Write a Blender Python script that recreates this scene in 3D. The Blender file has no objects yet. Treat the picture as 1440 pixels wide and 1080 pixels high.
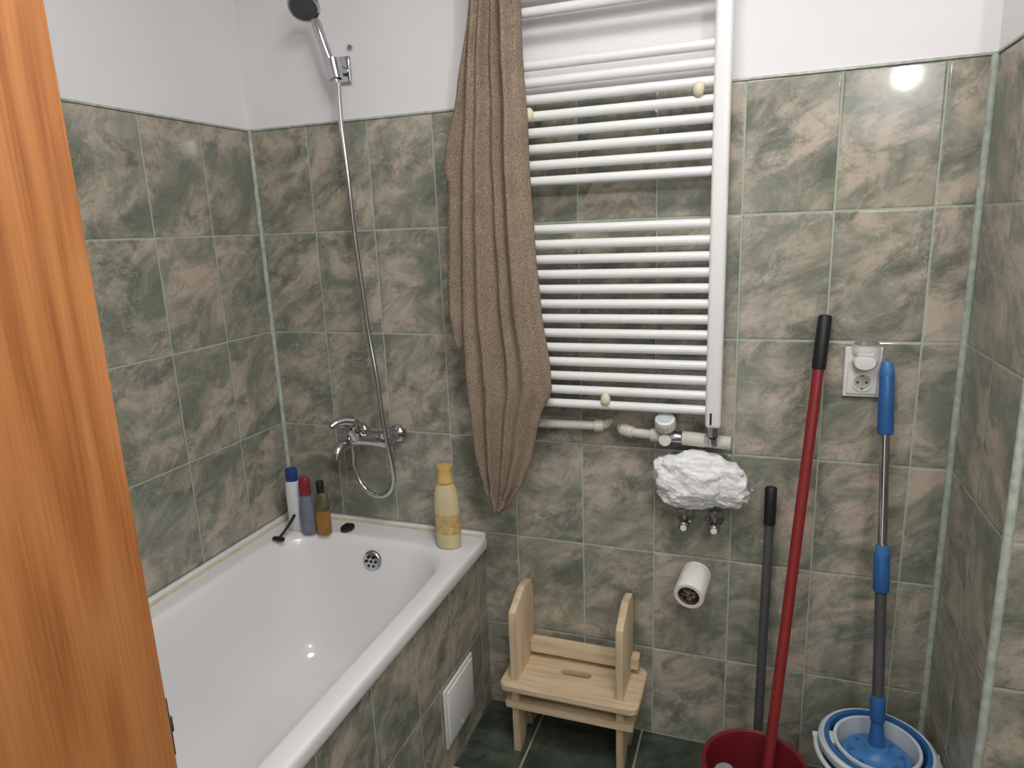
import bpy, bmesh, math, random
from mathutils import Vector, Matrix, noise, Euler
random.seed(3)
S=bpy.context.scene
COL=S.collection
# ------------------------------------------------------------ helpers
def srgb(r,g,b):
    def f(c):
        c/=255.0
        return c/12.92 if c<=0.04045 else ((c+0.055)/1.055)**2.4
    return (f(r),f(g),f(b),1.0)
def new_mat(name):
    m=bpy.data.materials.new(name); m.use_nodes=True
    nt=m.node_tree; b=nt.nodes["Principled BSDF"]
    return m,nt,b
def simple(name,col,rough=0.4,metal=0.0,nscale=40,nstr=0.06,bump=0.0,bscale=200,coat=0.0,trans=0.0,ior=1.45,sheen=0.0):
    m,nt,b=new_mat(name)
    tc=nt.nodes.new("ShaderNodeTexCoord")
    n=nt.nodes.new("ShaderNodeTexNoise"); n.inputs["Scale"].default_value=nscale; n.inputs["Detail"].default_value=4
    nt.links.new(tc.outputs["Object"],n.inputs["Vector"])
    r=nt.nodes.new("ShaderNodeValToRGB")
    c=Vector(col[:3])
    r.color_ramp.elements[0].position=0.3; r.color_ramp.elements[1].position=0.7
    r.color_ramp.elements[0].color=(*(c*(1-nstr)),1); r.color_ramp.elements[1].color=(*[min(1,v) for v in c*(1+nstr)],1)
    nt.links.new(n.outputs["Fac"],r.inputs["Fac"]); nt.links.new(r.outputs["Color"],b.inputs["Base Color"])
    b.inputs["Roughness"].default_value=rough; b.inputs["Metallic"].default_value=metal
    b.inputs["Coat Weight"].default_value=coat; b.inputs["Transmission Weight"].default_value=trans; b.inputs["IOR"].default_value=ior
    if sheen: b.inputs["Sheen Weight"].default_value=sheen
    if bump>0:
        n2=nt.nodes.new("ShaderNodeTexNoise"); n2.inputs["Scale"].default_value=bscale; n2.inputs["Detail"].default_value=3
        nt.links.new(tc.outputs["Object"],n2.inputs["Vector"])
        bp=nt.nodes.new("ShaderNodeBump"); bp.inputs["Strength"].default_value=bump; bp.inputs["Distance"].default_value=0.003
        nt.links.new(n2.outputs["Fac"],bp.inputs["Height"]); nt.links.new(bp.outputs["Normal"],b.inputs["Normal"])
    return m
def math_n(nt,op,a,b=None,c=None):
    n=nt.nodes.new("ShaderNodeMath"); n.operation=op
    for i,v in enumerate((a,b,c)):
        if v is None: continue
        if isinstance(v,(int,float)): n.inputs[i].default_value=v
        else: nt.links.new(v,n.inputs[i])
    return n.outputs[0]
def tile_mat(name,axis_u,u0,w,v_axis,v0,h,pal,grout,gw=0.0036,rough=0.07,scale=6.0,veins=True,seed=0.0):
    """glazed marbled ceramic tile; pal = dark/mid/light/vein dark/vein light"""
    m,nt,b=new_mat(name); L=nt.links
    g=nt.nodes.new("ShaderNodeNewGeometry"); sp=nt.nodes.new("ShaderNodeSeparateXYZ"); L.new(g.outputs["Position"],sp.inputs[0])
    U=math_n(nt,'DIVIDE',math_n(nt,'SUBTRACT',sp.outputs[axis_u],u0),w)
    V=math_n(nt,'DIVIDE',math_n(nt,'SUBTRACT',sp.outputs[v_axis],v0),h)
    cu=math_n(nt,'FLOOR',U); cv=math_n(nt,'FLOOR',V)
    fu=math_n(nt,'SUBTRACT',U,cu); fv=math_n(nt,'SUBTRACT',V,cv)
    du=math_n(nt,'MULTIPLY',math_n(nt,'MINIMUM',fu,math_n(nt,'SUBTRACT',1.0,fu)),w)
    dv=math_n(nt,'MULTIPLY',math_n(nt,'MINIMUM',fv,math_n(nt,'SUBTRACT',1.0,fv)),h)
    d=math_n(nt,'MINIMUM',du,dv)
    mr=nt.nodes.new("ShaderNodeMapRange"); mr.interpolation_type='SMOOTHSTEP'
    mr.inputs["From Min"].default_value=gw*0.35; mr.inputs["From Max"].default_value=gw*0.75
    L.new(d,mr.inputs["Value"]); tilemask=mr.outputs["Result"]
    cc=nt.nodes.new("ShaderNodeCombineXYZ"); L.new(cu,cc.inputs[0]); L.new(cv,cc.inputs[1]); cc.inputs[2].default_value=seed
    wn=nt.nodes.new("ShaderNodeTexWhiteNoise"); wn.noise_dimensions='3D'; L.new(cc.outputs[0],wn.inputs["Vector"])
    pu=math_n(nt,'MULTIPLY',U,w); pv=math_n(nt,'MULTIPLY',V,h)
    a=math.radians(30)
    ru=math_n(nt,'ADD',math_n(nt,'MULTIPLY',pu,math.cos(a)),math_n(nt,'MULTIPLY',pv,math.sin(a)))
    rv=math_n(nt,'SUBTRACT',math_n(nt,'MULTIPLY',pv,math.cos(a)),math_n(nt,'MULTIPLY',pu,math.sin(a)))
    pc=nt.nodes.new("ShaderNodeCombineXYZ"); L.new(ru,pc.inputs[0]); L.new(math_n(nt,'MULTIPLY',rv,1.5),pc.inputs[1])
    off=nt.nodes.new("ShaderNodeVectorMath"); off.operation='MULTIPLY_ADD'
    L.new(wn.outputs["Color"],off.inputs[0]); off.inputs[1].default_value=(7,9,5); L.new(pc.outputs[0],off.inputs[2])
    def nz(sc,det,ro,dist,addz=0.0):
        n=nt.nodes.new("ShaderNodeTexNoise"); n.inputs["Scale"].default_value=sc; n.inputs["Detail"].default_value=det
        n.inputs["Roughness"].default_value=ro; n.inputs["Distortion"].default_value=dist
        o=nt.nodes.new("ShaderNodeVectorMath"); o.operation='ADD'; o.inputs[1].default_value=(0,0,addz)
        L.new(off.outputs[0],o.inputs[0]); L.new(o.outputs[0],n.inputs["Vector"]); return n.outputs["Fac"]
    A=nz(scale,10,0.70,0.6)
    r=nt.nodes.new("ShaderNodeValToRGB"); e=r.color_ramp.elements
    e[0].position=0.40; e[0].color=pal[0]; e[1].position=0.60; e[1].color=pal[2]
    mid=r.color_ramp.elements.new(0.49); mid.color=pal[1]
    L.new(A,r.inputs["Fac"]); colr=r.outputs["Color"]
    def mix(fac,c1,c2):
        n=nt.nodes.new("ShaderNodeMix"); n.data_type='RGBA'
        if isinstance(fac,(int,float)): n.inputs[0].default_value=fac
        else: L.new(fac,n.inputs[0])
        for i,c in ((6,c1),(7,c2)):
            if isinstance(c,tuple): n.inputs[i].default_value=c
            else: L.new(c,n.inputs[i])
        return n.outputs[2]
    Dn=nz(scale*1.4,9,0.74,0.5,21.0)
    k=nt.nodes.new("ShaderNodeMapRange"); k.inputs["From Min"].default_value=0.50; k.inputs["From Max"].default_value=0.64; k.inputs["To Max"].default_value=0.8
    L.new(Dn,k.inputs["Value"]); colr=mix(k.outputs[0],colr,pal[3])
    if veins:
        for sc,z,wd,col,st in ((scale*1.3,3.1,0.016,pal[3],0.6),(scale*1.1,8.7,0.012,pal[4],0.45)):
            B=nz(sc,7,0.66,1.2,z)
            ab=math_n(nt,'ABSOLUTE',math_n(nt,'SUBTRACT',B,0.5))
            k=nt.nodes.new("ShaderNodeMapRange"); k.inputs["From Min"].default_value=0; k.inputs["From Max"].default_value=wd
            k.inputs["To Min"].default_value=st; k.inputs["To Max"].default_value=0
            L.new(ab,k.inputs["Value"])
            C=nz(scale*0.7,2,0.5,0.2,z+4)
            k2=nt.nodes.new("ShaderNodeMapRange"); k2.inputs["From Min"].default_value=0.48; k2.inputs["From Max"].default_value=0.62; L.new(C,k2.inputs["Value"])
            colr=mix(math_n(nt,'MULTIPLY',k.outputs[0],k2.outputs[0]),colr,col)
    colr=mix(tilemask,grout,colr)
    L.new(colr,b.inputs["Base Color"])
    rr=nt.nodes.new("ShaderNodeMapRange"); rr.inputs["To Min"].default_value=0.75; rr.inputs["To Max"].default_value=rough
    L.new(tilemask,rr.inputs["Value"]); L.new(rr.outputs[0],b.inputs["Roughness"])
    bp=nt.nodes.new("ShaderNodeBump"); bp.inputs["Strength"].default_value=0.6; bp.inputs["Distance"].default_value=0.0018
    m2=nt.nodes.new("ShaderNodeMapRange"); m2.interpolation_type='SMOOTHSTEP'; m2.inputs["From Min"].default_value=gw*0.3; m2.inputs["From Max"].default_value=gw*1.6
    L.new(d,m2.inputs["Value"])
    und=math_n(nt,'MULTIPLY_ADD',nz(4,0,0.4,0,30.0),0.08,m2.outputs[0])
    L.new(und,bp.inputs["Height"]); L.new(bp.outputs["Normal"],b.inputs["Normal"])
    return m
def wood_mat(name,c1,c2,c3,axis='Z',scale=3.0,rough=0.35,stretch=12.0,rings=1.0,wring=0.3,fine=2.2):
    m,nt,b=new_mat(name); L=nt.links
    tc=nt.nodes.new("ShaderNodeTexCoord"); mp=nt.nodes.new("ShaderNodeMapping")
    s=[stretch]*3; s['XYZ'.index(axis)]=1.0
    mp.inputs["Scale"].default_value=s; L.new(tc.outputs["Object"],mp.inputs["Vector"])
    n=nt.nodes.new("ShaderNodeTexNoise"); n.inputs["Scale"].default_value=scale; n.inputs["Detail"].default_value=1.5; n.inputs["Distortion"].default_value=0.2
    L.new(mp.outputs[0],n.inputs["Vector"])
    sn=math_n(nt,'SINE',math_n(nt,'MULTIPLY',n.outputs["Fac"],60.0*rings))
    sn=math_n(nt,'MULTIPLY_ADD',sn,0.5,0.5)
    mp2=nt.nodes.new("ShaderNodeMapping"); s2=[stretch*fine]*3; s2['XYZ'.index(axis)]=1.0
    mp2.inputs["Scale"].default_value=s2; L.new(tc.outputs["Object"],mp2.inputs["Vector"])
    n2=nt.nodes.new("ShaderNodeTexNoise"); n2.inputs["Scale"].default_value=scale*6; n2.inputs["Detail"].default_value=5
    L.new(mp2.outputs[0],n2.inputs["Vector"])
    n3=nt.nodes.new("ShaderNodeTexNoise"); n3.inputs["Scale"].default_value=scale*0.8; L.new(mp.outputs[0],n3.inputs["Vector"])
    f=math_n(nt,'ADD',math_n(nt,'MULTIPLY',sn,wring),math_n(nt,'MULTIPLY',n2.outputs["Fac"],0.65))
    f=math_n(nt,'ADD',f,math_n(nt,'MULTIPLY',n3.outputs["Fac"],0.25))
    r=nt.nodes.new("ShaderNodeValToRGB"); e=r.color_ramp.elements
    e[0].position=0.25; e[0].color=c1; e[1].position=0.85; e[1].color=c3; q=e.new(0.55); q.color=c2
    L.new(f,r.inputs["Fac"]); L.new(r.outputs["Color"],b.inputs["Base Color"]); b.inputs["Roughness"].default_value=rough
    bp=nt.nodes.new("ShaderNodeBump"); bp.inputs["Strength"].default_value=0.1; bp.inputs["Distance"].default_value=0.001
    L.new(n2.outputs["Fac"],bp.inputs["Height"]); L.new(bp.outputs["Normal"],b.inputs["Normal"])
    return m

def empty(name,loc=(0,0,0)):
    e=bpy.data.objects.new(name,None); e.location=loc; e.empty_display_size=0.05; COL.objects.link(e); return e
def link_mesh(name,me,mat=None,parent=None,smooth=True,angle=40):
    o=bpy.data.objects.new(name,me); COL.objects.link(o)
    if mat is not None:
        for mm in (mat if isinstance(mat,(list,tuple)) else [mat]): me.materials.append(mm)
    if parent is not None:
        o.parent=parent; o.matrix_parent_inverse=Matrix.Translation(parent.location).inverted()
    if smooth:
        for p in me.polygons: p.use_smooth=True
        try: me.set_sharp_from_angle(angle=math.radians(angle))
        except Exception: pass
    return o
def bm_to(name,bm,mat,parent,smooth=True,angle=40):
    bmesh.ops.recalc_face_normals(bm,faces=bm.faces)
    me=bpy.data.meshes.new(name); bm.to_mesh(me); bm.free()
    return link_mesh(name,me,mat,parent,smooth,angle)
def box(name,x0,x1,y0,y1,z0,z1,mat,parent=None,bev=0.0,seg=3,rot=None,smooth=True):
    bm=bmesh.new(); bmesh.ops.create_cube(bm,size=1)
    c=Vector(((x0+x1)/2,(y0+y1)/2,(z0+z1)/2)); s=Vector((x1-x0,y1-y0,z1-z0))
    for v in bm.verts: v.co=Vector((v.co.x*s.x,v.co.y*s.y,v.co.z*s.z))
    if bev>0: bmesh.ops.bevel(bm,geom=bm.edges[:],offset=min(bev,min(s)*0.49),segments=seg,profile=0.5,affect='EDGES')
    M=Matrix.Translation(c)
    if rot is not None: M=M@Euler(rot).to_matrix().to_4x4()
    bm.transform(M)
    return bm_to(name,bm,mat,parent,smooth)
def frame_for(d):
    d=d.normalized(); up=Vector((0,0,1)) if abs(d.z)<0.9 else Vector((1,0,0))
    a=d.cross(up).normalized(); b=d.cross(a).normalized(); return a,b
def lathe(name,profile,p0,axis,mat,parent=None,n=40,sx=1.0,sy=1.0,ref=None,cap=True,smooth=True,angle=40):
    p0=Vector(p0); ax=Vector(axis).normalized(); a,b=frame_for(ax)
    if ref is not None:
        a=(Vector(ref)-ax*Vector(ref).dot(ax)).normalized(); b=ax.cross(a)
    bm=bmesh.new(); rings=[]
    for r,t in profile:
        rings.append([bm.verts.new(p0+ax*t+a*math.cos(2*math.pi*i/n)*r*sx+b*math.sin(2*math.pi*i/n)*r*sy) for i in range(n)])
    for q,w in zip(rings,rings[1:]):
        for i in range(n): bm.faces.new((q[i],q[(i+1)%n],w[(i+1)%n],w[i]))
    if cap:
        if profile[0][0]>1e-6: bm.faces.new(rings[0])
        if profile[-1][0]>1e-6: bm.faces.new(rings[-1])
    bmesh.ops.remove_doubles(bm,verts=bm.verts,dist=1e-6)
    return bm_to(name,bm,mat,parent,smooth,angle)
def cyl(name,p0,p1,r,mat,parent=None,r2=None,n=24,bev=0.0):
    p0=Vector(p0);p1=Vector(p1);L=(p1-p0).length; r2=r if r2 is None else r2
    if bev>0: prof=[(0,0),(r-bev,0),(r-bev*0.3,bev*0.3),(r,bev),(r2,L-bev),(r2-bev*0.3,L-bev*0.3),(r2-bev,L),(0,L)]
    else: prof=[(0,0),(r,0),(r2,L),(0,L)]
    return lathe(name,prof,p0,p1-p0,mat,parent,n)
def catmull(pts,step):
    pts=[Vector(p) for p in pts]; P=[2*pts[0]-pts[1]]+pts+[2*pts[-1]-pts[-2]]; out=[]
    for i in range(1,len(P)-2):
        a,b,c,d=P[i-1:i+3]; n=max(1,int((c-b).length/step))
        for k in range(n):
            t=k/n
            out.append(0.5*((2*b)+(-a+c)*t+(2*a-5*b+4*c-d)*t*t+(-a+3*b-3*c+d)*t**3))
    out.append(pts[-1]); return out
def tube(name,pts,r,mat,parent=None,n=12,step=0.01,rib=0.0,rf=None,smooth=True):
    P=catmull(pts,step) if step else [Vector(p) for p in pts]
    bm=bmesh.new(); rings=[]; a=None
    for i,p in enumerate(P):
        d=(P[min(i+1,len(P)-1)]-P[max(i-1,0)]).normalized()
        if a is None: a,b=frame_for(d)
        a=(a-d*a.dot(d)).normalized(); b=d.cross(a)
        rr=(r if rf is None else rf(i/(len(P)-1)))*(1+(rib if i%2 else -rib))
        rings.append([bm.verts.new(p+a*math.cos(2*math.pi*k/n)*rr+b*math.sin(2*math.pi*k/n)*rr) for k in range(n)])
    for q,w in zip(rings,rings[1:]):
        for k in range(n): bm.faces.new((q[k],q[(k+1)%n],w[(k+1)%n],w[k]))
    bm.faces.new(rings[0]); bm.faces.new(rings[-1])
    return bm_to(name,bm,mat,parent,True,60)
def extrude_poly(name,poly,axis,a0,a1,mat,parent=None,bev=0.0):
    bm=bmesh.new(); idx=[i for i in range(3) if i!=axis]; lo=[];hi=[]
    for p in poly:
        for lst,av in ((lo,a0),(hi,a1)):
            v=[0,0,0]; v[axis]=av; v[idx[0]]=p[0]; v[idx[1]]=p[1]; lst.append(bm.verts.new(v))
    n=len(poly)
    bm.faces.new(lo); bm.faces.new(hi[::-1])
    for i in range(n): bm.faces.new((lo[i],lo[(i+1)%n],hi[(i+1)%n],hi[i]))
    if bev>0: bmesh.ops.bevel(bm,geom=bm.edges[:],offset=bev,segments=2,profile=0.5,affect='EDGES')
    return bm_to(name,bm,mat,parent,True,35)
def interp(tab,z):
    if z>=tab[0][0]: return tab[0][1]
    for (za,va),(zb,vb) in zip(tab,tab[1:]):
        if z>=zb:
            t=(za-z)/(za-zb); t=t*t*(3-2*t)*0.5+t*0.5; return va+(vb-va)*t
    return tab[-1][1]

# ------------------------------------------------------------ materials
green=srgb(127,132,117); gmid=srgb(154,152,138); gl=srgb(190,178,162); gv=srgb(98,105,94); gw_=srgb(210,206,194)
pal=(green,gmid,gl,gv,gw_)
grout=srgb(168,182,164)
M_back=tile_mat("tile_back",0,0.0,0.2,2,1.78,0.3,pal,grout,seed=1.3)
M_side=tile_mat("tile_side",1,0.0,0.2,2,1.78,0.3,pal,grout,seed=5.1)
M_shaft=tile_mat("tile_shaft",1,0.0,0.2,2,1.78,0.3,pal,grout,seed=5.1,rough=0.24)
M_tub=tile_mat("tile_tub",1,-0.06,0.2,2,1.78,0.3,pal,grout,seed=9.7)
fpal=(srgb(54,64,55),srgb(68,78,67),srgb(88,96,83),srgb(43,51,44),srgb(102,108,96))
M_floor=tile_mat("tile_floor",0,0.27,0.3,1,-0.30,0.3,fpal,srgb(160,166,150),gw=0.005,rough=0.3,seed=2.2)
M_paint=simple("wall_paint",srgb(239,238,239),0.75,nscale=6,nstr=0.012,bump=0.08,bscale=90)
M_trim=simple("corner_trim_marble",srgb(180,190,178),0.3,nscale=60,nstr=0.22)
M_enamel=simple("enamel_white",srgb(238,238,239),0.15,nscale=3,nstr=0.01,coat=0.3)
M_caulk=simple("caulk_yellowed",srgb(214,202,168),0.6,nscale=50,nstr=0.12)
M_white=simple("white_lacquer",srgb(238,238,237),0.28,nscale=5,nstr=0.01)
M_plast=simple("white_plastic",srgb(226,226,222),0.35,nscale=10,nstr=0.02)
M_cream=simple("cream_plastic",srgb(222,214,186),0.35,nscale=30,nstr=0.03)
M_pipe=simple("ppr_pipe",srgb(206,206,192),0.45,nscale=30,nstr=0.06)
M_chrome=simple("chrome",(0.55,0.55,0.57,1),0.10,1.0,nscale=10,nstr=0.02)
M_steel=simple("brushed_steel",(0.42,0.42,0.44,1),0.25,1.0,nscale=60,nstr=0.08)
M_dark=simple("dark_rubber",srgb(28,28,30),0.5,nscale=40,nstr=0.2)
M_dgrey=simple("dark_grey_metal",srgb(84,86,86),0.4,0.2,nscale=30,nstr=0.08)
M_red=simple("red_plastic",srgb(130,38,40),0.40,nscale=20,nstr=0.06)
M_redb=simple("red_bucket_plastic",srgb(112,30,34),0.42,nscale=20,nstr=0.06)
M_blue=simple("blue_plastic",srgb(44,96,154),0.38,nscale=20,nstr=0.06)
M_lblue=simple("light_blue_plastic",srgb(66,122,178),0.38,nscale=20,nstr=0.06)
M_pale=simple("pale_grey_plastic",srgb(196,206,210),0.35,nscale=20,nstr=0.03)
M_door=wood_mat("door_wood",srgb(132,76,36),srgb(164,104,56),srgb(182,124,74),'Z',1.5,0.42,7.0,0.6,0.28,6.0)
M_pineX=wood_mat("pine_x",srgb(188,160,124),srgb(210,188,154),srgb(222,204,175),'X',2.5,0.5,12.0,0.4,0.25)
M_pineZ=wood_mat("pine_z",srgb(188,160,124),srgb(210,188,154),srgb(222,204,175),'Z',2.5,0.5,12.0,0.4,0.25)

# ------------------------------------------------------------ room shell
HT=1.78; HC=2.5; YF=-2.0; XR=2.62; XC=1.886; YC=-0.387
def wall_obj(name,x0,x1,y0,y1,tile,split=HT,ztop=HC):
    bm=bmesh.new()
    for k,(za,zb) in enumerate(((0,split),(split,ztop))):
        r=bmesh.ops.create_cube(bm,size=1)
        for v in r['verts']:
            v.co=Vector(((x0+x1)/2+v.co.x*(x1-x0),(y0+y1)/2+v.co.y*(y1-y0),(za+zb)/2+v.co.z*(zb-za)))
        for f in bm.faces:
            if all(v in r['verts'] for v in f.verts): f.material_index=k
    me=bpy.data.meshes.new(name); bm.to_mesh(me); bm.free()
    return link_mesh(name,me,[tile,M_paint],None,False)
wall_obj("wall_back",-0.1,XR+0.1,0.0,0.1,M_back)
wall_obj("wall_left",-0.1,0.0,YF-0.1,0.0,M_side)
wall_obj("wall_right",XR,XR+0.1,YF-0.1,0.0,M_side)
wall_obj("wall_shaft_side",XC,XC+0.06,YC+0.06,0.0,M_shaft)
bm=bmesh.new()
for k,(za,zb) in enumerate(((0,HT),(HT,HC))):
    r=bmesh.ops.create_cube(bm,size=1)
    for v in r['verts']:
        v.co=Vector(((XC+XR)/2+v.co.x*(XR-XC),YC+0.03+v.co.y*0.06,(za+zb)/2+v.co.z*(zb-za)))
bm.faces.ensure_lookup_table(); bm.normal_update()
for f in bm.faces:
    c=f.calc_center_median()
    f.material_index=2 if c.z>HT-0.001 else (1 if abs(f.normal.x)>0.9 else 0)
me=bpy.data.meshes.new("wall_shaft_front"); bm.to_mesh(me); bm.free()
link_mesh("wall_shaft_front",me,[M_back,M_shaft,M_paint],None,False)
DX0,DX1,DH=0.81,1.62,2.03
wall_obj("wall_front",-0.1,DX0,YF-0.1,YF,M_back)
wall_obj("wall_front_side",DX1,XR+0.1,YF-0.1,YF,M_back)
box("wall_front_lintel",DX0,DX1,YF-0.1,YF,DH,HC,M_paint,smooth=False)
box("floor",-0.1,XR+0.1,YF-1.3,0.1,-0.06,0.0,M_floor,smooth=False)
box("ceiling",-0.1,XR+0.1,YF-0.1,0.1,HC,HC+0.05,M_paint,smooth=False)
box("trim_1",0.0,XC,-0.004,0.0,HT-0.002,HT+0.004,M_trim,bev=0.001)
box("trim_2",0.0,0.004,YF,-0.004,HT-0.002,HT+0.004,M_trim,bev=0.001)
cyl("trim_3",(0.004,-0.004,0.575),(0.004,-0.004,HT),0.007,M_trim)
cyl("trim_4",(XC-0.004,-0.004,0.0),(XC-0.004,-0.004,HT),0.0085,M_trim)
cyl("trim_5",(XC+0.004,YC+0.004,0.0),(XC+0.004,YC+0.004,HT),0.0085,M_trim)
box("trim_6",XC-0.004,XC,YC,-0.004,HT-0.002,HT+0.004,M_trim,bev=0.001)
e=empty("door_frame",(DX0,YF,0))
for nm,a in (("jamb_left",(DX0,DX0+0.03)),("jamb_right",(DX1-0.03,DX1))):
    box(nm,a[0],a[1],YF-0.11,YF+0.005,0,DH,M_door,e,0.003)
box("head",DX0,DX1,YF-0.11,YF+0.005,DH-0.03,DH,M_door,e,0.003)
hx,hy=0.845,-1.985; ex,ey=0.876,-1.298
ang=math.atan2(ey-hy,ex-hx); Ld=math.hypot(ex-hx,ey-hy)
D=empty("door_1",(hx,hy,0))
def dbox(nm,l0,l1,t0,t1,z0,z1,mat,bev):
    o=box(nm,l0,l1,t0,t1,z0,z1,mat,None,bev)
    o.data.transform(Matrix.Translation((hx,hy,0))@Matrix.Rotation(ang,4,'Z'))
    o.parent=D; o.matrix_parent_inverse=Matrix.Translation(D.location).inverted(); return o
dbox("leaf",0,Ld,0.0,0.04,0.008,1.998,M_door,0.003)
dbox("latch_plate",Ld-0.0005,Ld+0.0035,0.004,0.036,0.93,1.0,M_steel,0.001)
dbox("latch_bolt",Ld,Ld+0.008,0.006,0.02,0.955,0.975,M_steel,0.002)
dbox("handle_plate",Ld-0.075,Ld-0.035,0.04,0.046,0.90,1.12,M_steel,0.002)
dbox("handle_lever",Ld-0.16,Ld-0.045,0.06,0.072,1.04,1.058,M_steel,0.005)
dbox("handle_neck",Ld-0.062,Ld-0.047,0.04,0.07,1.042,1.056,M_steel,0.004)

# ------------------------------------------------------------ bathtub
TUB=empty("bathtub",(0.35,-0.8,0))
def rr(x0,x1,y0,y1,r,z,na=10,ns=8):
    pts=[]
    cs=[(x1-r,y1-r,0),(x0+r,y1-r,90),(x0+r,y0+r,180),(x1-r,y0+r,270)]
    for i,(cx,cy,a0) in enumerate(cs):
        arc=[(cx+r*math.cos(math.radians(a0+90*k/na)),cy+r*math.sin(math.radians(a0+90*k/na))) for k in range(na+1)]
        nx,ny,na0=cs[(i+1)%4]
        nxt=(nx+r*math.cos(math.radians(na0)),ny+r*math.sin(math.radians(na0)))
        pts+=arc
        for k in range(1,ns):
            t=k/ns; pts.append((arc[-1][0]+(nxt[0]-arc[-1][0])*t,arc[-1][1]+(nxt[1]-arc[-1][1])*t))
    return [(x,y,z) for x,y in pts]
TY=-1.62
rings=[rr(0.012,0.696,TY+0.01,-0.004,0.008,0.528),
 rr(0.002,0.705,TY,-0.003,0.012,0.529),rr(0.002,0.706,TY,-0.003,0.012,0.556),
 rr(0.005,0.703,TY+0.002,-0.005,0.012,0.566),rr(0.012,0.696,TY+0.01,-0.012,0.012,0.570),
 rr(0.067,0.656,-1.52,-0.095,0.15,0.568),rr(0.075,0.649,-1.51,-0.103,0.15,0.566),
 rr(0.085,0.640,-1.50,-0.113,0.148,0.558),rr(0.093,0.631,-1.485,-0.122,0.145,0.54),
 rr(0.104,0.618,-1.46,-0.136,0.14,0.48),rr(0.120,0.600,-1.42,-0.156,0.14,0.36),
 rr(0.138,0.582,-1.38,-0.18,0.13,0.27),rr(0.165,0.553,-1.33,-0.21,0.12,0.215),
 rr(0.21,0.505,-1.26,-0.26,0.10,0.185),rr(0.28,0.43,-1.1,-0.38,0.06,0.172),rr(0.34,0.37,-0.9,-0.6,0.012,0.168)]
bm=bmesh.new(); R=[[bm.verts.new(p) for p in r] for r in rings]
for q,w in zip(R,R[1:]):
    n=len(q)
    for i in range(n): bm.faces.new((q[i],q[(i+1)%n],w[(i+1)%n],w[i]))
bm.faces.new(R[-1])
tub=bm_to("tub_shell",bm,M_enamel,TUB,True,180)
sm=tub.modifiers.new("s",'SUBSURF'); sm.levels=1; sm.render_levels=2
box("tiled_side",0.665,0.690,TY,-0.002,0.0,0.529,M_tub,TUB,smooth=False)
box("tiled_end",0.004,0.690,YF+0.002,TY-0.002,0.0,0.53,M_back,TUB,smooth=False)
tube("caulk_back",[(0.01,-0.016,0.571),(0.35,-0.018,0.571),(0.69,-0.016,0.571)],0.0035,M_caulk,TUB,8,0.05)
tube("caulk_left",[(0.020,-0.02,0.571),(0.022,-0.8,0.571),(0.020,-1.6,0.571)],0.004,M_caulk,TUB,8,0.05)
box("wall_seal_left",0.001,0.018,TY,-0.002,0.565,0.584,M_enamel,TUB,0.005)
box("wall_seal_back",0.002,0.70,-0.014,-0.001,0.565,0.580,M_enamel,TUB,0.004)
lathe("overflow_cover",[(0.0,0.010),(0.024,0.010),(0.030,0.006),(0.032,0.0)],(0.376,-0.129,0.505),(0,-1,0.12),M_chrome,TUB,40)
for i in range(6):
    a=math.pi/3*i
    lathe("overflow_hole_%d"%(i+1),[(0,0.0012),(0.005,0.0012),(0.005,0)],(0.376+0.016*math.cos(a),-0.1395,0.506+0.016*math.sin(a)),(0,-1,0.12),M_dark,TUB,12)
lathe("overflow_screw",[(0,0.003),(0.004,0.002),(0.005,0)],(0.376,-0.1395,0.506),(0,-1,0.12),M_dark,TUB,16)
HT_=empty("access_panel",(0.69,-0.243,0.178))
box("frame",0.6905,0.6985,-0.338,-0.150,0.088,0.268,M_plast,HT_,0.003)
box("lid",0.698,0.7015,-0.326,-0.162,0.100,0.256,M_white,HT_,0.0015)
box("latch",0.7012,0.7035,-0.250,-0.238,0.104,0.112,M_pale,HT_,0.001)

# ------------------------------------------------------------ towel radiator
RAD=empty("towel_radiator",(1.07,-0.08,1.5))
def rail(nm,x0,x1):
    return box(nm,x0,x1,-0.102,-0.058,0.975,2.17,M_white,RAD,0.009,4)
rail("rail_left",0.790,0.826); rail("rail_right",1.334,1.371)
zs=[1.016+i*(0.448/12) for i in range(13)]+[1.580+i*0.038 for i in range(8)]+[1.963+i*0.038 for i in range(5)]
for i,z in enumerate(zs):
    cyl("bar_%d"%(i+1),(0.82,-0.080,z),(1.340,-0.080,z),0.0115,M_white,RAD,n=20)
for i,(x,z) in enumerate(((1.302,1.755),(1.087,1.035),(0.905,1.735),(0.905,1.035))):
    lathe("bracket_cap_%d"%(i+1),[(0,0.012),(0.009,0.0105),(0.0135,0.006),(0.0145,0.0)],(x,-0.092,z),(0,-1,0),M_cream,RAD,28,sx=0.85,sy=1.15,ref=(1,0,0))
    cyl("bracket_arm_%d"%(i+1),(x,-0.09,z),(x,-0.002,z),0.007,M_cream,RAD)
box("label",1.345,1.350,-0.1026,-0.1018,0.985,1.015,M_dark,RAD)
cyl("valve_nut",(1.352,-0.08,0.950),(1.352,-0.08,0.976),0.014,M_steel,RAD,n=6)
cyl("air_cap",(1.352,-0.08,2.169),(1.352,-0.08,2.185),0.01,M_steel,RAD)
PI=empty("heating_pipes",(1.2,-0.04,0.93))
tube("pipe_left",[(0.80,-0.045,0.945),(0.95,-0.045,0.947),(1.04,-0.045,0.949),(1.066,-0.04,0.949),(1.076,-0.022,0.949),(1.077,-0.003,0.949)],0.0125,M_pipe,PI,16,0.006)
cyl("elbow_left",(1.045,-0.045,0.949),(1.071,-0.042,0.949),0.0165,M_pipe,PI,bev=0.004)
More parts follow.
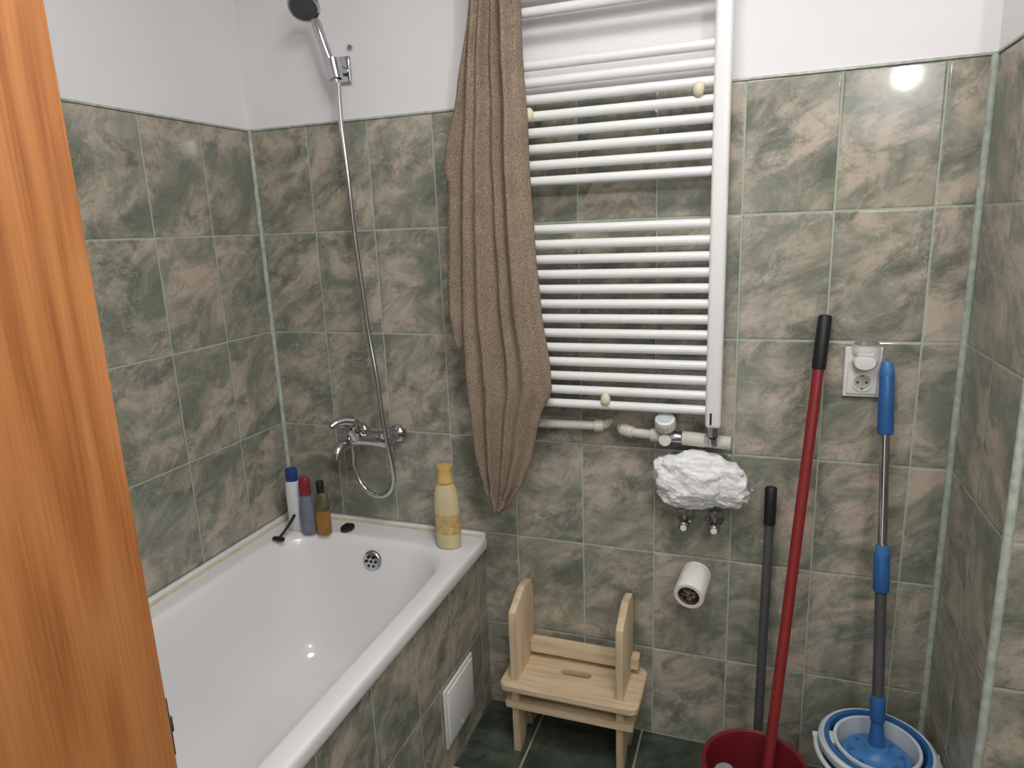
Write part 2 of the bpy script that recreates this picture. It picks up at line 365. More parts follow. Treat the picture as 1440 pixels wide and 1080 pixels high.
tube("pipe_right",[(1.115,-0.003,0.942),(1.116,-0.03,0.942),(1.128,-0.045,0.940),(1.16,-0.048,0.937),(1.26,-0.05,0.932),(1.36,-0.05,0.928)],0.0125,M_pipe,PI,16,0.006)
cyl("elbow_right",(1.118,-0.040,0.942),(1.150,-0.048,0.938),0.0165,M_pipe,PI,bev=0.004)
cyl("coupling",(1.195,-0.05,0.935),(1.225,-0.05,0.934),0.017,M_pipe,PI,bev=0.003)
cyl("valve_body",(1.222,-0.05,0.934),(1.275,-0.05,0.932),0.0155,M_steel,PI,bev=0.003)
cyl("coupling_end",(1.275,-0.05,0.932),(1.335,-0.05,0.929),0.018,M_pipe,PI,bev=0.003)
cyl("union_nut",(1.332,-0.055,0.93),(1.352,-0.058,0.93),0.016,M_steel,PI,n=6)
cyl("riser",(1.352,-0.07,0.925),(1.352,-0.08,0.949),0.011,M_steel,PI)
cyl("end_tee",(1.35,-0.05,0.928),(1.395,-0.05,0.926),0.017,M_pipe,PI,bev=0.004)
TH=empty("thermostat_valve",(1.236,-0.06,0.955))
tc0=Vector((1.236,-0.062,0.952)); tax=Vector((0,-0.45,0.85)).normalized()
lathe("head",[(0.012,0),(0.014,0.003),(0.020,0.008),(0.0245,0.014),(0.0255,0.034),(0.024,0.042),(0.016,0.046),(0,0.047)],tc0,tax,M_plast,TH,32)
u_,v_=frame_for(tax)
for i in range(16):
    a=2*math.pi*i/16; p=tc0+u_*0.0252*math.cos(a)+v_*0.0252*math.sin(a)
    cyl("grip_rib_%d"%(i+1),p+tax*0.015,p+tax*0.036,0.0016,M_pale,TH,n=8)
lathe("scale_ring",[(0.017,0),(0.0175,0.004),(0.010,0.0045)],tc0+tax*0.0435,tax,M_pale,TH,28)
lathe("collar",[(0,0),(0.015,0),(0.018,0.008),(0.015,0.016),(0,0.016)],tc0-tax*0.014,tax,M_steel,TH,20)
lathe("front_cap",[(0,0),(0.014,0),(0.016,0.006),(0.015,0.016),(0,0.018)],(1.236,-0.066,0.932),(0,-1,0),M_plast,TH,24)

# ------------------------------------------------------------ towel
def terry(name):
    m,nt,b=new_mat(name); L=nt.links
    tc=nt.nodes.new("ShaderNodeTexCoord")
    n=nt.nodes.new("ShaderNodeTexNoise"); n.inputs["Scale"].default_value=300; n.inputs["Detail"].default_value=1.5
    v=nt.nodes.new("ShaderNodeTexVoronoi"); v.inputs["Scale"].default_value=400
    n3=nt.nodes.new("ShaderNodeTexNoise"); n3.inputs["Scale"].default_value=14
    for q in (n,v,n3): L.new(tc.outputs["Object"],q.inputs["Vector"])
    s=math_n(nt,'ADD',math_n(nt,'MULTIPLY',n.outputs["Fac"],0.8),math_n(nt,'MULTIPLY',n3.outputs["Fac"],0.2))
    r=nt.nodes.new("ShaderNodeValToRGB"); e=r.color_ramp.elements
    e[0].position=0.32; e[0].color=srgb(124,108,92); e[1].position=0.70; e[1].color=srgb(178,160,141)
    L.new(s,r.inputs["Fac"]); L.new(r.outputs["Color"],b.inputs["Base Color"]); b.inputs["Roughness"].default_value=1.0
    b.inputs["Specular IOR Level"].default_value=0.1
    bp=nt.nodes.new("ShaderNodeBump"); bp.inputs["Strength"].default_value=0.75; bp.inputs["Distance"].default_value=0.0032
    L.new(math_n(nt,'ADD',n.outputs["Fac"],v.outputs["Distance"]),bp.inputs["Height"]); L.new(bp.outputs["Normal"],b.inputs["Normal"])
    return m
M_terry=terry("brown_terry")
TW=empty("bath_towel",(0.82,-0.14,1.4))
def sheet(nm,left,right,ztop,zbot,ybase,ridges,ph,nu=110,nv=150,over=False):
    """ridges: (u_top,u_bottom,width,amp_top,amp_bottom)"""
    bm=bmesh.new(); rows=[]; path=[]
    if over:
        for k in range(12): path.append((ztop-0.16+0.16*k/12,-0.040,1))
        for k in range(9):
            a=math.pi*k/8; path.append((ztop+0.035*math.sin(a),-0.080+0.040*math.cos(a),1-k/8))
    for j in range(nv+1):
        path.append((ztop+(zbot-ztop)*j/nv,ybase,0))
    for z,yb,back in path:
        l=interp(left,z); r_=interp(right,z); row=[]
        tz=(ztop-z)/(ztop-zbot)
        for i in range(nu+1):
            u=i/nu; h=0; dx=0
            for q,(ua,ub,w,a0,a1) in enumerate(ridges):
                c=ua+(ub-ua)*tz+0.024*math.sin(tz*5+q*2.1+ph)
                t=(u-c)/w; g=math.exp(-t*t); A=a0+(a1-a0)*tz
                A*=1+0.22*math.sin(tz*6+q*1.7+ph)
                h+=A*g; dx+=-0.28*A*t*g
            h+=0.006*noise.noise(Vector((u*3.0+ph,z*3.0,ph)))
            edge=max(0,1-min(u,1-u)*14)
            x=l+(r_-l)*u+dx+0.003*noise.noise(Vector((z*9,u*2,ph)))
            if back>0: y=yb-0.25*h*(1-back)
            else: y=yb-0.006-h+0.012*edge*edge
            row.append(bm.verts.new((x,y,z)))
        rows.append(row)
    for q,w in zip(rows,rows[1:]):
        for i in range(nu): bm.faces.new((q[i],q[i+1],w[i+1],w[i]))
    o=bm_to(nm,bm,M_terry,TW,True,180)
    s=o.modifiers.new("sol",'SOLIDIFY'); s.thickness=0.009; s.offset=0
    return o
leftA=[(2.2,0.80),(1.99,0.783),(1.8,0.757),(1.6,0.735),(1.4,0.722),(1.26,0.714),(1.1,0.715),(1.0,0.722),(0.87,0.736),(0.78,0.758),(0.716,0.788)]
rightA=[(2.2,0.895),(1.975,0.900),(1.7,0.908),(1.5,0.915),(1.26,0.929),(1.12,0.950),(1.06,0.952),(0.985,0.920),(0.93,0.904),(0.885,0.894),(0.80,0.862),(0.74,0.826),(0.716,0.804)]
sheet("front_drape",leftA,rightA,2.19,0.716,-0.120,
  [(0.08,0.08,0.08,0.022,0.014),(0.30,0.30,0.085,0.028,0.026),(0.50,0.56,0.055,0.016,0.018),(0.74,0.80,0.12,0.044,0.036),(0.96,0.99,0.05,0.014,0.010)],0.6,over=True)
leftB=[(2.15,0.79),(1.99,0.776),(1.8,0.730),(1.66,0.686),(1.62,0.680),(1.58,0.690),(1.45,0.680),(1.26,0.668),(1.2,0.680),(1.165,0.694)]
rightB=[(2.15,0.84),(1.8,0.80),(1.5,0.79),(1.26,0.77),(1.165,0.735)]
sheet("rear_fold",leftB,rightB,2.12,1.165,-0.106,[(0.15,0.2,0.14,0.014,0.014),(0.55,0.6,0.12,0.008,0.010)],1.9,nu=40)

# ------------------------------------------------------------ shower set
SH=empty("hand_shower",(0.35,-0.07,1.9))
box("bracket_plate",0.333,0.369,-0.012,-0.001,1.875,1.945,M_chrome,SH,0.004)
cyl("bracket_arm",(0.352,-0.01,1.905),(0.352,-0.055,1.905),0.012,M_chrome,SH)
lathe("cradle",[(0.014,0),(0.019,0),(0.021,0.05),(0.016,0.05),(0.014,0)],(0.362,-0.070,1.875),(-0.18,0.0,1.0),M_chrome,SH,28,cap=False)
lathe("handle",[(0,0),(0.009,0),(0.011,0.03),(0.013,0.08),(0.012,0.12),(0.014,0.15),(0.012,0.165),(0,0.17)],(0.364,-0.070,1.862),(-0.26,-0.10,1.0),M_chrome,SH,28)
hd=Vector((0.22,-0.62,-0.75)).normalized()
lathe("head",[(0,-0.022),(0.014,-0.020),(0.034,-0.006),(0.041,0.002),(0.042,0.008),(0.039,0.011),(0,0.011)],(0.307,-0.105,2.053),hd,M_chrome,SH,40)
lathe("spray_face",[(0,0.0135),(0.034,0.013),(0.036,0.010)],(0.307,-0.105,2.053),hd,M_dgrey,SH,40)
cyl("rail_screw",(0.372,-0.002,1.966),(0.372,-0.010,1.966),0.006,M_steel,SH,n=16)
hose=[(0.367,-0.072,1.865),(0.367,-0.075,1.769),(0.373,-0.075,1.640),(0.378,-0.075,1.469),(0.389,-0.078,1.332),(0.403,-0.085,1.190),(0.426,-0.100,1.066),(0.440,-0.112,0.961),(0.450,-0.112,0.88),(0.455,-0.105,0.82),(0.446,-0.09,0.745),(0.412,-0.08,0.702),(0.365,-0.075,0.695),(0.325,-0.072,0.722),(0.303,-0.068,0.775),(0.304,-0.068,0.828)]
tube("hose",hose,0.0072,M_chrome,SH,10,0.0032,rib=0.10)
MX=empty("bath_mixer_tap",(0.37,-0.06,0.87))
for nm,x in (("flange_left",0.296),("flange_right",0.424)):
    lathe(nm,[(0.0,0.0),(0.030,0.0),(0.029,0.006),(0.022,0.014),(0.016,0.018),(0.015,0.045)],(x,-0.001,0.872),(0,-1,0),M_chrome,MX,36)
    cyl(nm+"_nut",(x,-0.035,0.872),(x,-0.058,0.872),0.020,M_chrome,MX,n=6)
lathe("body",[(0,0),(0.020,0.002),(0.028,0.012),(0.027,0.035),(0.024,0.06),(0.024,0.10),(0.026,0.13),(0.026,0.150),(0.020,0.163),(0,0.165)],(0.278,-0.070,0.872),(1,0,0),M_chrome,MX,36)
lathe("cartridge",[(0.024,0),(0.029,0.02),(0.028,0.035),(0.022,0.046),(0,0.05)],(0.325,-0.078,0.880),(0,-0.35,1),M_chrome,MX,36)
tube("lever",[(0.328,-0.097,0.932),(0.315,-0.115,0.938),(0.302,-0.138,0.936),(0.294,-0.155,0.928)],0.008,M_chrome,MX,14,0.006,rf=lambda t:0.017-0.008*t)
tube("spout",[(0.300,-0.082,0.862),(0.292,-0.110,0.855),(0.289,-0.130,0.842),(0.288,-0.138,0.822)],0.014,M_chrome,MX,18,0.006,rf=lambda t:0.019-0.004*t)
cyl("diverter_knob",(0.405,-0.085,0.880),(0.405,-0.104,0.886),0.011,M_chrome,MX,bev=0.003)
cyl("hose_outlet",(0.304,-0.068,0.83),(0.304,-0.068,0.856),0.0105,M_chrome,MX)
tube("chain",[(0.272,-0.06,0.86),(0.262,-0.055,0.80),(0.264,-0.052,0.74),(0.268,-0.05,0.69)],0.0016,M_steel,MX,6,0.006,rib=0.3)

# ------------------------------------------------------------ bottles on the tub
ZT=0.5705
def bottle(name,x,y,parts,rotz=0.0):
    E=empty(name,(x,y,ZT))
    for (nm,prof,mat,sx,sy,zo) in parts:
        lathe(nm,prof,(x,y,ZT+zo),(0,0,1),mat,E,40,sx=sx,sy=sy,ref=(math.cos(rotz),math.sin(rotz),0))
    return E
M_bw=simple("shampoo_white",srgb(226,228,234),0.3,nscale=20,nstr=0.03)
M_bcap=simple("cap_blue",srgb(36,62,128),0.35)
M_bg=simple("bottle_greyblue",srgb(118,124,140),0.35,nscale=30,nstr=0.12)
M_rcap=simple("cap_red",srgb(134,44,54),0.35)
M_amber=simple("amber_liquid",srgb(150,108,48),0.12,nscale=14,nstr=0.25)
M_olive=simple("olive_label",srgb(92,94,60),0.4,nscale=60,nstr=0.4)
M_cb=simple("bottle_cream",srgb(212,198,156),0.32,nscale=12,nstr=0.04)
M_cc=simple("cap_yellow",srgb(214,178,108),0.35,nscale=12,nstr=0.04)
M_lab=simple("label_gold",srgb(200,170,114),0.4,nscale=70,nstr=0.25)
bottle("shampoo_bottle",0.104,-0.118,[("body",[(0,0),(0.020,0),(0.0225,0.004),(0.0225,0.13),(0.020,0.155),(0.018,0.163),(0,0.163)],M_bw,1.05,0.65,0),
   ("cap",[(0,0),(0.0185,0),(0.019,0.035),(0.016,0.041),(0,0.042)],M_bcap,1.0,0.68,0.162)],0.3)
bottle("shower_gel_bottle",0.158,-0.130,[("body",[(0,0),(0.020,0),(0.0235,0.005),(0.024,0.06),(0.021,0.10),(0.018,0.125),(0,0.127)],M_bg,1.0,0.7,0),
   ("cap",[(0,0),(0.018,0),(0.0185,0.03),(0.017,0.05),(0.013,0.056),(0,0.057)],M_rcap,1.0,0.75,0.126)],0.2)
bottle("body_oil_bottle",0.205,-0.118,[("glass_base",[(0,0),(0.0215,0),(0.0235,0.004),(0.0235,0.072),(0.0225,0.075),(0,0.075)],M_amber,1.0,0.75,0),
   ("label",[(0.0225,0.0),(0.0225,0.04),(0.020,0.052),(0.010,0.060),(0,0.06)],M_olive,1.0,0.75,0.075),
   ("cap",[(0,0),(0.0115,0),(0.012,0.033),(0.010,0.036),(0,0.036)],M_dark,1,1,0.134)],0.2)
bottle("shower_cream_bottle",0.622,-0.100,[("body",[(0,0),(0.033,0),(0.037,0.005),(0.0385,0.05),(0.0385,0.13),(0.036,0.165),(0.029,0.188),(0.022,0.200),(0,0.202)],M_cb,0.98,0.6,0),
   ("label",[(0.0391,0.0),(0.0391,0.060)],M_lab,0.98,0.6,0.045),
   ("cap",[(0,0),(0.024,0),(0.0245,0.010),(0.021,0.016),(0.0205,0.040),(0.0235,0.046),(0.022,0.052),(0,0.053)],M_cc,1.0,0.8,0.199)],0.1)
RZ=empty("razor",(0.105,-0.18,ZT))
tube("handle",[(0.100,-0.200,ZT+0.008),(0.106,-0.180,ZT+0.022),(0.112,-0.155,ZT+0.042),(0.112,-0.135,ZT+0.056)],0.0045,M_dark,RZ,10,0.006)
box("head",0.080,0.120,-0.212,-0.198,ZT+0.0,ZT+0.012,M_dark,RZ,0.004)
DS=empty("drain_stopper",(0.262,-0.080,ZT))
lathe("plug",[(0,0),(0.020,0),(0.0225,0.004),(0.021,0.010),(0.012,0.013),(0,0.013)],(0.262,-0.078,ZT+0.0008),(0,0,1),M_dark,DS,28,sx=1.15,sy=0.9)
lathe("knob",[(0,0),(0.006,0),(0.007,0.006),(0,0.008)],(0.262,-0.078,ZT+0.013),(0,0,1),M_dark,DS,16)

# ------------------------------------------------------------ socket + night light
SO=empty("wall_socket",(1.682,-0.01,1.11))
box("plate",1.642,1.722,-0.012,-0.0005,1.049,1.169,M_plast,SO,0.004)
box("insert",1.650,1.714,-0.0155,-0.011,1.057,1.161,M_plast,SO,0.003)
lathe("well_ring",[(0.0185,0),(0.0215,0),(0.0215,0.004),(0.0185,0.004),(0.0180,0.001),(0,0.001)],(1.682,-0.0150,1.086),(0,-1,0),M_plast,SO,36)
M_shade=simple("socket_recess",srgb(176,174,168),0.5)
lathe("well",[(0,0.0015),(0.0178,0.0015),(0.018,0)],(1.682,-0.0152,1.086),(0,-1,0),M_shade,SO,36)
for i,x in enumerate((1.6725,1.6915)):
    lathe("pin_hole_%d"%(i+1),[(0,0.001),(0.0028,0.001),(0.0028,0)],(x,-0.0165,1.086),(0,-1,0),M_dark,SO,14)
for i,z in enumerate((1.070,1.102)): box("earth_clip_%d"%(i+1),1.679,1.685,-0.018,-0.0155,z-0.002,z+0.002,M_steel,SO)
NL=empty("night_light",(1.682,-0.03,1.14))
M_clear=simple("clear_plastic",(0.9,0.9,0.9,1),0.12,trans=0.9,ior=1.35,nstr=0.01)
lathe("plug_body",[(0,0),(0.023,0),(0.026,0.004),(0.026,0.02),(0.022,0.028),(0,0.03)],(1.682,-0.0158,1.137),(0,-1,0),M_plast,NL,36,sx=1.0,sy=0.72,ref=(1,0,0))
lathe("lens",[(0.030,0),(0.031,0.010),(0.028,0.022),(0.018,0.030),(0,0.033)],(1.684,-0.016,1.168),(0.0,-1,0.25),M_clear,NL,36,sx=1.0,sy=0.75,ref=(1,0,0))

# ------------------------------------------------------------ wrapped pack
BG=empty("plastic_wrapped_pack",(1.32,-0.06,0.825))
def blob(nm,c,s,amp,fr,mat,sub=5,seed=0.0,amp2=0.0,fr2=0.0,amp3=0.0,fr3=0.0,ex=0.8):
    bm=bmesh.new(); bmesh.ops.create_icosphere(bm,subdivisions=sub,radius=1)
    for v in bm.verts:
        d=v.co.normalized(); k=1+amp*noise.noise(d*fr+Vector((seed,0,0)))
        if amp2: k+=amp2*noise.noise(d*fr2+Vector((0,seed,3)))
        if amp3: k+=amp3*noise.noise(d*fr3+Vector((4,seed,3)))
        q=Vector([math.copysign(abs(t)**ex,t) for t in d])
        v.co=Vector((c[0]+q.x*s[0]*k,min(c[1]+q.y*s[1]*k,-0.004),c[2]+q.z*s[2]*k-0.3*q.x*abs(q.x)*0.02))
    return bm_to(nm,bm,mat,BG,True,180)
m,nt,b=new_mat("white_fluff"); tc=nt.nodes.new("ShaderNodeTexCoord"); v=nt.nodes.new("ShaderNodeTexVoronoi"); v.inputs["Scale"].default_value=95
nt.links.new(tc.outputs["Object"],v.inputs["Vector"]); b.inputs["Base Color"].default_value=(0.90,0.90,0.91,1); b.inputs["Roughness"].default_value=1.0
b.inputs["Subsurface Weight"].default_value=0.3; b.inputs["Subsurface Scale"].default_value=0.01
bp=nt.nodes.new("ShaderNodeBump"); bp.inputs["Strength"].default_value=0.5; bp.inputs["Distance"].default_value=0.004; bp.invert=True
nt.links.new(v.outputs["Distance"],bp.inputs["Height"]); nt.links.new(bp.outputs["Normal"],b.inputs["Normal"]); M_fluff=m
m,nt,b=new_mat("clear_film"); tr=nt.nodes.new("ShaderNodeBsdfTransparent"); gl_=nt.nodes.new("ShaderNodeBsdfGlossy"); gl_.inputs["Roughness"].default_value=0.1
mxs=nt.nodes.new("ShaderNodeMixShader"); tc=nt.nodes.new("ShaderNodeTexCoord"); nn=nt.nodes.new("ShaderNodeTexNoise"); nn.inputs["Scale"].default_value=30; nn.inputs["Distortion"].default_value=2.0
nt.links.new(tc.outputs["Object"],nn.inputs["Vector"]); bp=nt.nodes.new("ShaderNodeBump"); bp.inputs["Distance"].default_value=0.012; nt.links.new(nn.outputs["Fac"],bp.inputs["Height"]); nt.links.new(bp.outputs["Normal"],gl_.inputs["Normal"])
mxs.inputs[0].default_value=0.09; nt.links.new(tr.outputs[0],mxs.inputs[1]); nt.links.new(gl_.outputs[0],mxs.inputs[2]); nt.links.new(mxs.outputs[0],nt.nodes["Material Output"].inputs["Surface"]); M_film=m
blob("fluffy_fill",(1.320,-0.064,0.826),(0.115,0.048,0.068),0.22,1.8,M_fluff,6,1.0,0.10,5.0,0.035,14.0)
blob("film",(1.323,-0.062,0.818),(0.123,0.052,0.080),0.26,2.2,M_film,5,1.0,0.16,6.0)
for i,x in enumerate((1.285,1.361)):
    AV=empty("angle_valve",(x,-0.04,0.70))
    lathe("rosette",[(0,0),(0.024,0),(0.022,0.006),(0.012,0.009)],(x,-0.001,0.702),(0,-1,0),M_chrome,AV,30)
    cyl("body",(x,-0.006,0.702),(x,-0.052,0.702),0.010,M_chrome,AV)
    cyl("outlet",(x,-0.038,0.702),(x,-0.038,0.738),0.0085,M_chrome,AV)
    lathe("knob",[(0,0),(0.012,0),(0.015,0.004),(0.015,0.018),(0.012,0.022),(0,0.023)],(x,-0.050,0.700),(0,-1,-0.2),M_chrome,AV,8)
    cyl("nut",(x,-0.038,0.720),(x,-0.038,0.734),0.0125,M_chrome,AV,n=6)
    cyl("knob_cap",(x,-0.0725,0.695),(x,-0.0745,0.695),0.008,M_plast,AV)

# ------------------------------------------------------------ toilet roll on holder
TR=empty("toilet_roll",(1.32,-0.06,0.54))
p0=Vector((1.319,-0.028,0.548)); p1=Vector((1.306,-0.124,0.530)); ax=(p1-p0); Lr=ax.length
M_paper=simple("tissue_paper",srgb(232,230,226),0.95,nscale=60,nstr=0.03,bump=0.3,bscale=160)
M_card=simple("cardboard",srgb(104,88,72),0.9,nscale=60,nstr=0.6,bump=0.8,bscale=60)
lathe("roll",[(0.026,0.0),(0.037,0.0),(0.0385,0.003),(0.0385,Lr-0.003),(0.037,Lr),(0.0285,Lr),(0.0275,Lr-0.002),(0.026,0.0)],p0,ax,M_paper,TR,44,cap=False)
lathe("core",[(0.0265,0.002),(0.0278,Lr-0.001),(0.0262,Lr-0.001),(0.0255,0.002)],p0,ax,M_card,TR,36,cap=False)
bm=bmesh.new(); bmesh.ops.create_icosphere(bm,subdivisions=4,radius=0.021)
for v in bm.verts:
    k=1+0.8*noise.noise(v.co*120); v.co=v.co*k+p0+ax*0.78
bm_to("crumpled_core",bm,M_card,TR,False)
cyl("peg",(1.319,-0.001,0.550),p0+ax*0.55,0.007,M_dark,TR)
lathe("peg_flange",[(0,0),(0.02,0),(0.018,0.005),(0,0.006)],(1.319,-0.001,0.550),(0,-1,0),M_chrome,TR,28)

# ------------------------------------------------------------ step stool
ST=empty("step_stool",(1.0,-0.11,0))
prof=[(-0.190,0.0),(-0.140,0.0),(-0.107,0.085),(-0.074,0.0),(-0.024,0.0),(-0.024,0.43),(-0.045,0.470),(-0.105,0.478),(-0.188,0.440),(-0.190,0.41)]
for nm,x in (("side_left",0.832),("side_right",1.129)):
    extrude_poly(nm,prof,0,x,x+0.020,M_pineZ,ST,0.002)
def board(nm,x0,x1,y0,y1,z0,z1,slot=False,r=0.02):
    out=[]
    for cx,cy,a0 in ((x1-r,y1-r,0),(x0+r,y1-r,90),(x0+r,y0+r,180),(x1-r,y0+r,270)):
        for k in range(7):
            a=math.radians(a0+15*k); out.append((cx+r*math.cos(a),cy+r*math.sin(a)))
    if not slot: return extrude_poly(nm,out,2,z0,z1,M_pineX,ST,0.002)
    cx,cy=(x0+x1)/2+0.003,(y0+y1)/2+0.012; pts=[]
    hw,hr=0.030,0.013
    for sx,a0 in ((hw,0),(-hw,90),(-hw,180),(hw,270)):
        for k in range(7):
            a=math.radians(a0+15*k); pts.append((cx+sx+hr*math.cos(a),cy+hr*math.sin(a)))
    bm=bmesh.new(); n=len(out); bev=0.003
    def ring(P,z,s=0.0,c=(0,0)):
        res=[]
        for p in P:
            d=Vector((p[0]-c[0],p[1]-c[1])); d=d.normalized() if d.length>0 else d
            res.append(bm.verts.new((p[0]-d.x*s,p[1]-d.y*s,z)))
        return res
    oc=((x0+x1)/2,(y0+y1)/2); ic=(cx,cy)
    seq=[ring(pts,z0+bev,0,ic),ring(pts,z1-bev,0,ic),ring(pts,z1,-bev*0.6,ic),ring(out,z1,bev,oc),ring(out,z1-bev,0,oc),ring(out,z0+bev,0,oc),ring(out,z0,bev,oc),ring(pts,z0,-bev*0.6,ic)]
    for q,w in zip(seq,seq[1:]+seq[:1]):
        for i in range(n): bm.faces.new((q[i],q[(i+1)%n],w[(i+1)%n],w[i]))
    return bm_to(nm,bm,M_pineX,ST,True,25)
board("seat",0.803,1.192,-0.216,-0.030,0.212,0.232,True,0.024)
board("under_rail",0.815,1.177,-0.200,-0.120,0.150,0.168,False,0.006)
board("back_rail",0.852,1.170,-0.072,-0.034,0.250,0.282,False,0.003)
board("lower_back_rail",0.852,1.130,-0.062,-0.030,0.100,0.118,False,0.003)

# ------------------------------------------------------------ red bucket + broom + long handle
RB=empty("red_bucket",(1.478,-0.335,0))
lathe("pail",[(0,0.0),(0.086,0.0),(0.09,0.004),(0.111,0.233),(0.117,0.238),(0.119,0.245),(0.115,0.248),(0.109,0.245),(0.105,0.233),(0.086,0.010),(0,0.008)],(1.480,-0.332,0.0),(0,0,1),M_redb,RB,64)
tube("bail",[(1.364,-0.332,0.234),(1.379,-0.40,0.230),(1.42,-0.444,0.227),(1.480,-0.460,0.226),(1.538,-0.444,0.227),(1.581,-0.40,0.230),(1.596,-0.332,0.234)],0.003,M_steel,RB,8,0.01)
BR=empty("red_handled_broom",(1.54,-0.15,0.7))
t0=Vector((1.5935,-0.022,1.245)); t1=Vector((1.497,-0.335,0.07)); dd=(t0-t1).normalized()
cyl("handle",t1,t0-dd*0.11,0.0125,M_red,BR)
cyl("grip",t0-dd*0.13,t0,0.0155,M_dark,BR,bev=0.006)
cyl("socket",t1-dd*0.0,t1+dd*0.06,0.017,M_red,BR)
box("head",1.436,1.560,-0.352,-0.318,0.040,0.072,M_red,BR,0.006)
bmx=bmesh.new()
for i in range(13):
    for j in range(3):
        x=1.443+i*0.009; y=-0.347+j*0.011
        r=bmesh.ops.create_cone(bmx,cap_ends=True,segments=5,radius1=0.002,radius2=0.003,depth=0.030)
        for v in r['verts']: v.co+=Vector((x,y,0.027))
bm_to("bristles",bmx,M_dgrey,BR)
SB=empty("scrub_brush",(1.42,-0.39,0.2))
M_gb=simple("grey_blue_plastic",srgb(128,142,150),0.4)
tube("handle",[(1.442,-0.378,0.085),(1.432,-0.386,0.16),(1.420,-0.390,0.235),(1.414,-0.393,0.268)],0.012,M_gb,SB,14,0.01,rf=lambda t:0.010+0.011*t)
box("head",1.425,1.465,-0.392,-0.356,0.02,0.090,M_gb,SB,0.008)
GH=empty("floor_brush",(1.49,-0.08,0.4))
g0=Vector((1.4945,-0.022,0.810)); g1=Vector((1.487,-0.150,0.05)); dg_=(g0-g1).normalized()
cyl("handle",g1,g0-dg_*0.09,0.0115,M_dgrey,GH)
cyl("grip",g0-dg_*0.10,g0,0.0145,M_dark,GH,bev=0.005)
box("head",1.40,1.575,-0.168,-0.130,0.026,0.058,M_dgrey,GH,0.006)
box("bristle_block",1.405,1.570,-0.165,-0.133,0.0,0.028,M_dark,GH,0.002)

# ------------------------------------------------------------ spin mop + bucket
bc=(1.748,-0.197,0.0)
MB=empty("mop_bucket",bc)
lathe("pail",[(0,0.0),(0.092,0.0),(0.096,0.005),(0.110,0.235),(0.112,0.25),(0.108,0.25),(0.104,0.235),(0.091,0.010),(0,0.010)],bc,(0,0,1),M_lblue,MB,64,sx=1.04,sy=1.04)
lathe("rim",[(0.112,0.236),(0.122,0.238),(0.126,0.247),(0.125,0.257),(0.119,0.262),(0.112,0.259),(0.110,0.25),(0.112,0.236)],bc,(0,0,1),M_pale,MB,64,cap=False)
lathe("rim_band",[(0.113,0.2605),(0.1125,0.264),(0.103,0.264),(0.100,0.252),(0.106,0.247)],bc,(0,0,1),M_blue,MB,64,cap=False)
lathe("spin_basket",[(0.086,0.262),(0.093,0.262),(0.094,0.256),(0.091,0.252),(0.082,0.19),(0,0.19),(0,0.194),(0.079,0.194),(0.085,0.255),(0.086,0.262)],bc,(0,0,1),M_pale,MB,64,cap=False)
box("basket_mount",bc[0]-0.106,bc[0]-0.086,bc[1]-0.02,bc[1]+0.02,0.235,0.258,M_pale,MB,0.004)
hp=[]
for k in range(15):
    a=math.radians(-190+200*k/14+0)
    hp.append((bc[0]+0.130*math.cos(a),bc[1]+0.130*math.sin(a),0.235-0.012*math.sin(math.radians(180*k/14))))
tube("carry_handle",hp,0.006,M_pale,MB,12,0.01)
for i,k in enumerate((0,14)):
    lathe("handle_pivot_%d"%(i+1),[(0,-0.008),(0.008,-0.008),(0.008,0.006),(0,0.007)],hp[k],(1,0,0),M_pale,MB,16)
MO=empty("spin_mop",(1.74,-0.12,0.7))
m0=Vector((1.7295,-0.022,1.140)); m1=Vector((1.750,-0.190,0.232)); dm=(m0-m1).normalized(); Lm=(m0-m1).length
def seg(nm,a,b,r,mat,r2=None,bev=0.0): cyl(nm,m1+dm*a,m1+dm*b,r,mat,MO,r2,bev=bev)
mc=(1.749,-0.197)
lathe("head_disc",[(0,0),(0.070,0),(0.074,0.004),(0.072,0.010),(0.062,0.011),(0.058,0.016),(0.045,0.016),(0.03,0.022),(0.022,0.034),(0,0.036)],(mc[0],mc[1],0.218),(0,0,1),M_lblue,MO,56)
for i in range(8):
    a=math.pi/4*i
    lathe("disc_stud_%d"%(i+1),[(0,0.004),(0.005,0.003),(0.006,0)],(mc[0]+0.052*math.cos(a),mc[1]+0.052*math.sin(a),0.2335),(0,0,1),M_blue,MO,14)
bmx=bmesh.new()
for i in range(60):
    a=2*math.pi*i/60; r0=0.070
    r=bmesh.ops.create_cone(bmx,cap_ends=True,segments=6,radius1=0.004,radius2=0.0045,depth=0.022)
    for v in r['verts']: v.co+=Vector((mc[0]+r0*math.cos(a),mc[1]+r0*math.sin(a),0.2085+0.003*random.random()))
bm_to("microfibre_fringe",bmx,M_blue,MO)
seg("joint_fork",0.005,0.075,0.020,M_blue,0.013)
seg("lower_sleeve",0.075,0.135,0.0165,M_blue,bev=0.003)
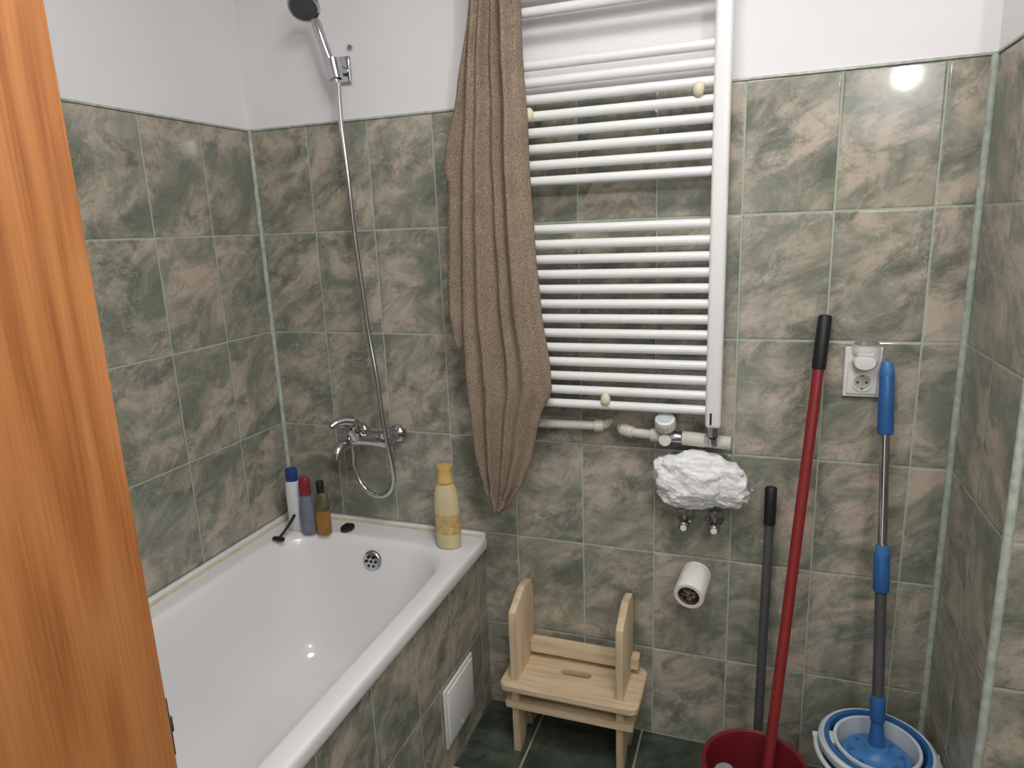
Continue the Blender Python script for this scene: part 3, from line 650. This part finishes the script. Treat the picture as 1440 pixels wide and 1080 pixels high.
seg("lower_collar",0.120,0.165,0.012,M_blue)
seg("shaft_lower",0.13,0.40,0.0125,M_dgrey)
seg("clamp",0.385,0.475,0.0175,M_blue,bev=0.003)
seg("clamp_ring",0.475,0.495,0.0145,M_lblue)
seg("shaft_upper",0.47,Lm-0.16,0.0105,M_chrome)
seg("grip",Lm-0.17,Lm-0.03,0.0175,M_blue,0.0155,bev=0.004)
seg("grip_end",Lm-0.035,Lm,0.0165,M_lblue,0.012,bev=0.005)

# ------------------------------------------------------------ lights
WL=empty("wall_lamp",(2.02,-1.9,2.06))
lathe("base",[(0,0),(0.05,0),(0.05,0.015),(0.03,0.03),(0.02,0.09),(0,0.09)],(2.02,-1.999,2.06),(0,1,0),M_white,WL,32)
m,nt,b=new_mat("lamp_glow"); b.inputs["Emission Color"].default_value=(1.0,0.985,0.96,1); b.inputs["Emission Strength"].default_value=720
rb=0.026
lathe("bulb",[(0,0)]+[(rb*math.sin(math.pi*k/16),rb-rb*math.cos(math.pi*k/16)) for k in range(1,16)]+[(0,2*rb)],(2.02,-1.912,2.06),(0,1,0),m,WL,32)
al=bpy.data.lights.new("fill_light",'AREA'); al.shape='DISK'; al.size=0.5; al.energy=16; al.color=(1,0.985,0.98)  # added soft fill below the ceiling to brighten the room, no real fixture
ao=bpy.data.objects.new("fill_light",al); ao.location=(1.3,-1.1,2.46); COL.objects.link(ao)
w=bpy.data.worlds.new("world"); S.world=w; w.use_nodes=True
w.node_tree.nodes["Background"].inputs[0].default_value=(0.98,0.98,1.0,1); w.node_tree.nodes["Background"].inputs[1].default_value=0.9

# ------------------------------------------------------------ camera
cd=bpy.data.cameras.new("camera"); co=bpy.data.objects.new("camera",cd); COL.objects.link(co)
co.location=(1.4458,-1.7585,1.4718); co.rotation_euler=(1.3451,0.0384,0.3429)
cd.sensor_width=36; cd.lens=958.55/1440*36; cd.clip_start=0.02
S.camera=co
S.view_settings.view_transform='Standard'; S.view_settings.look='None'; S.view_settings.exposure=0.0
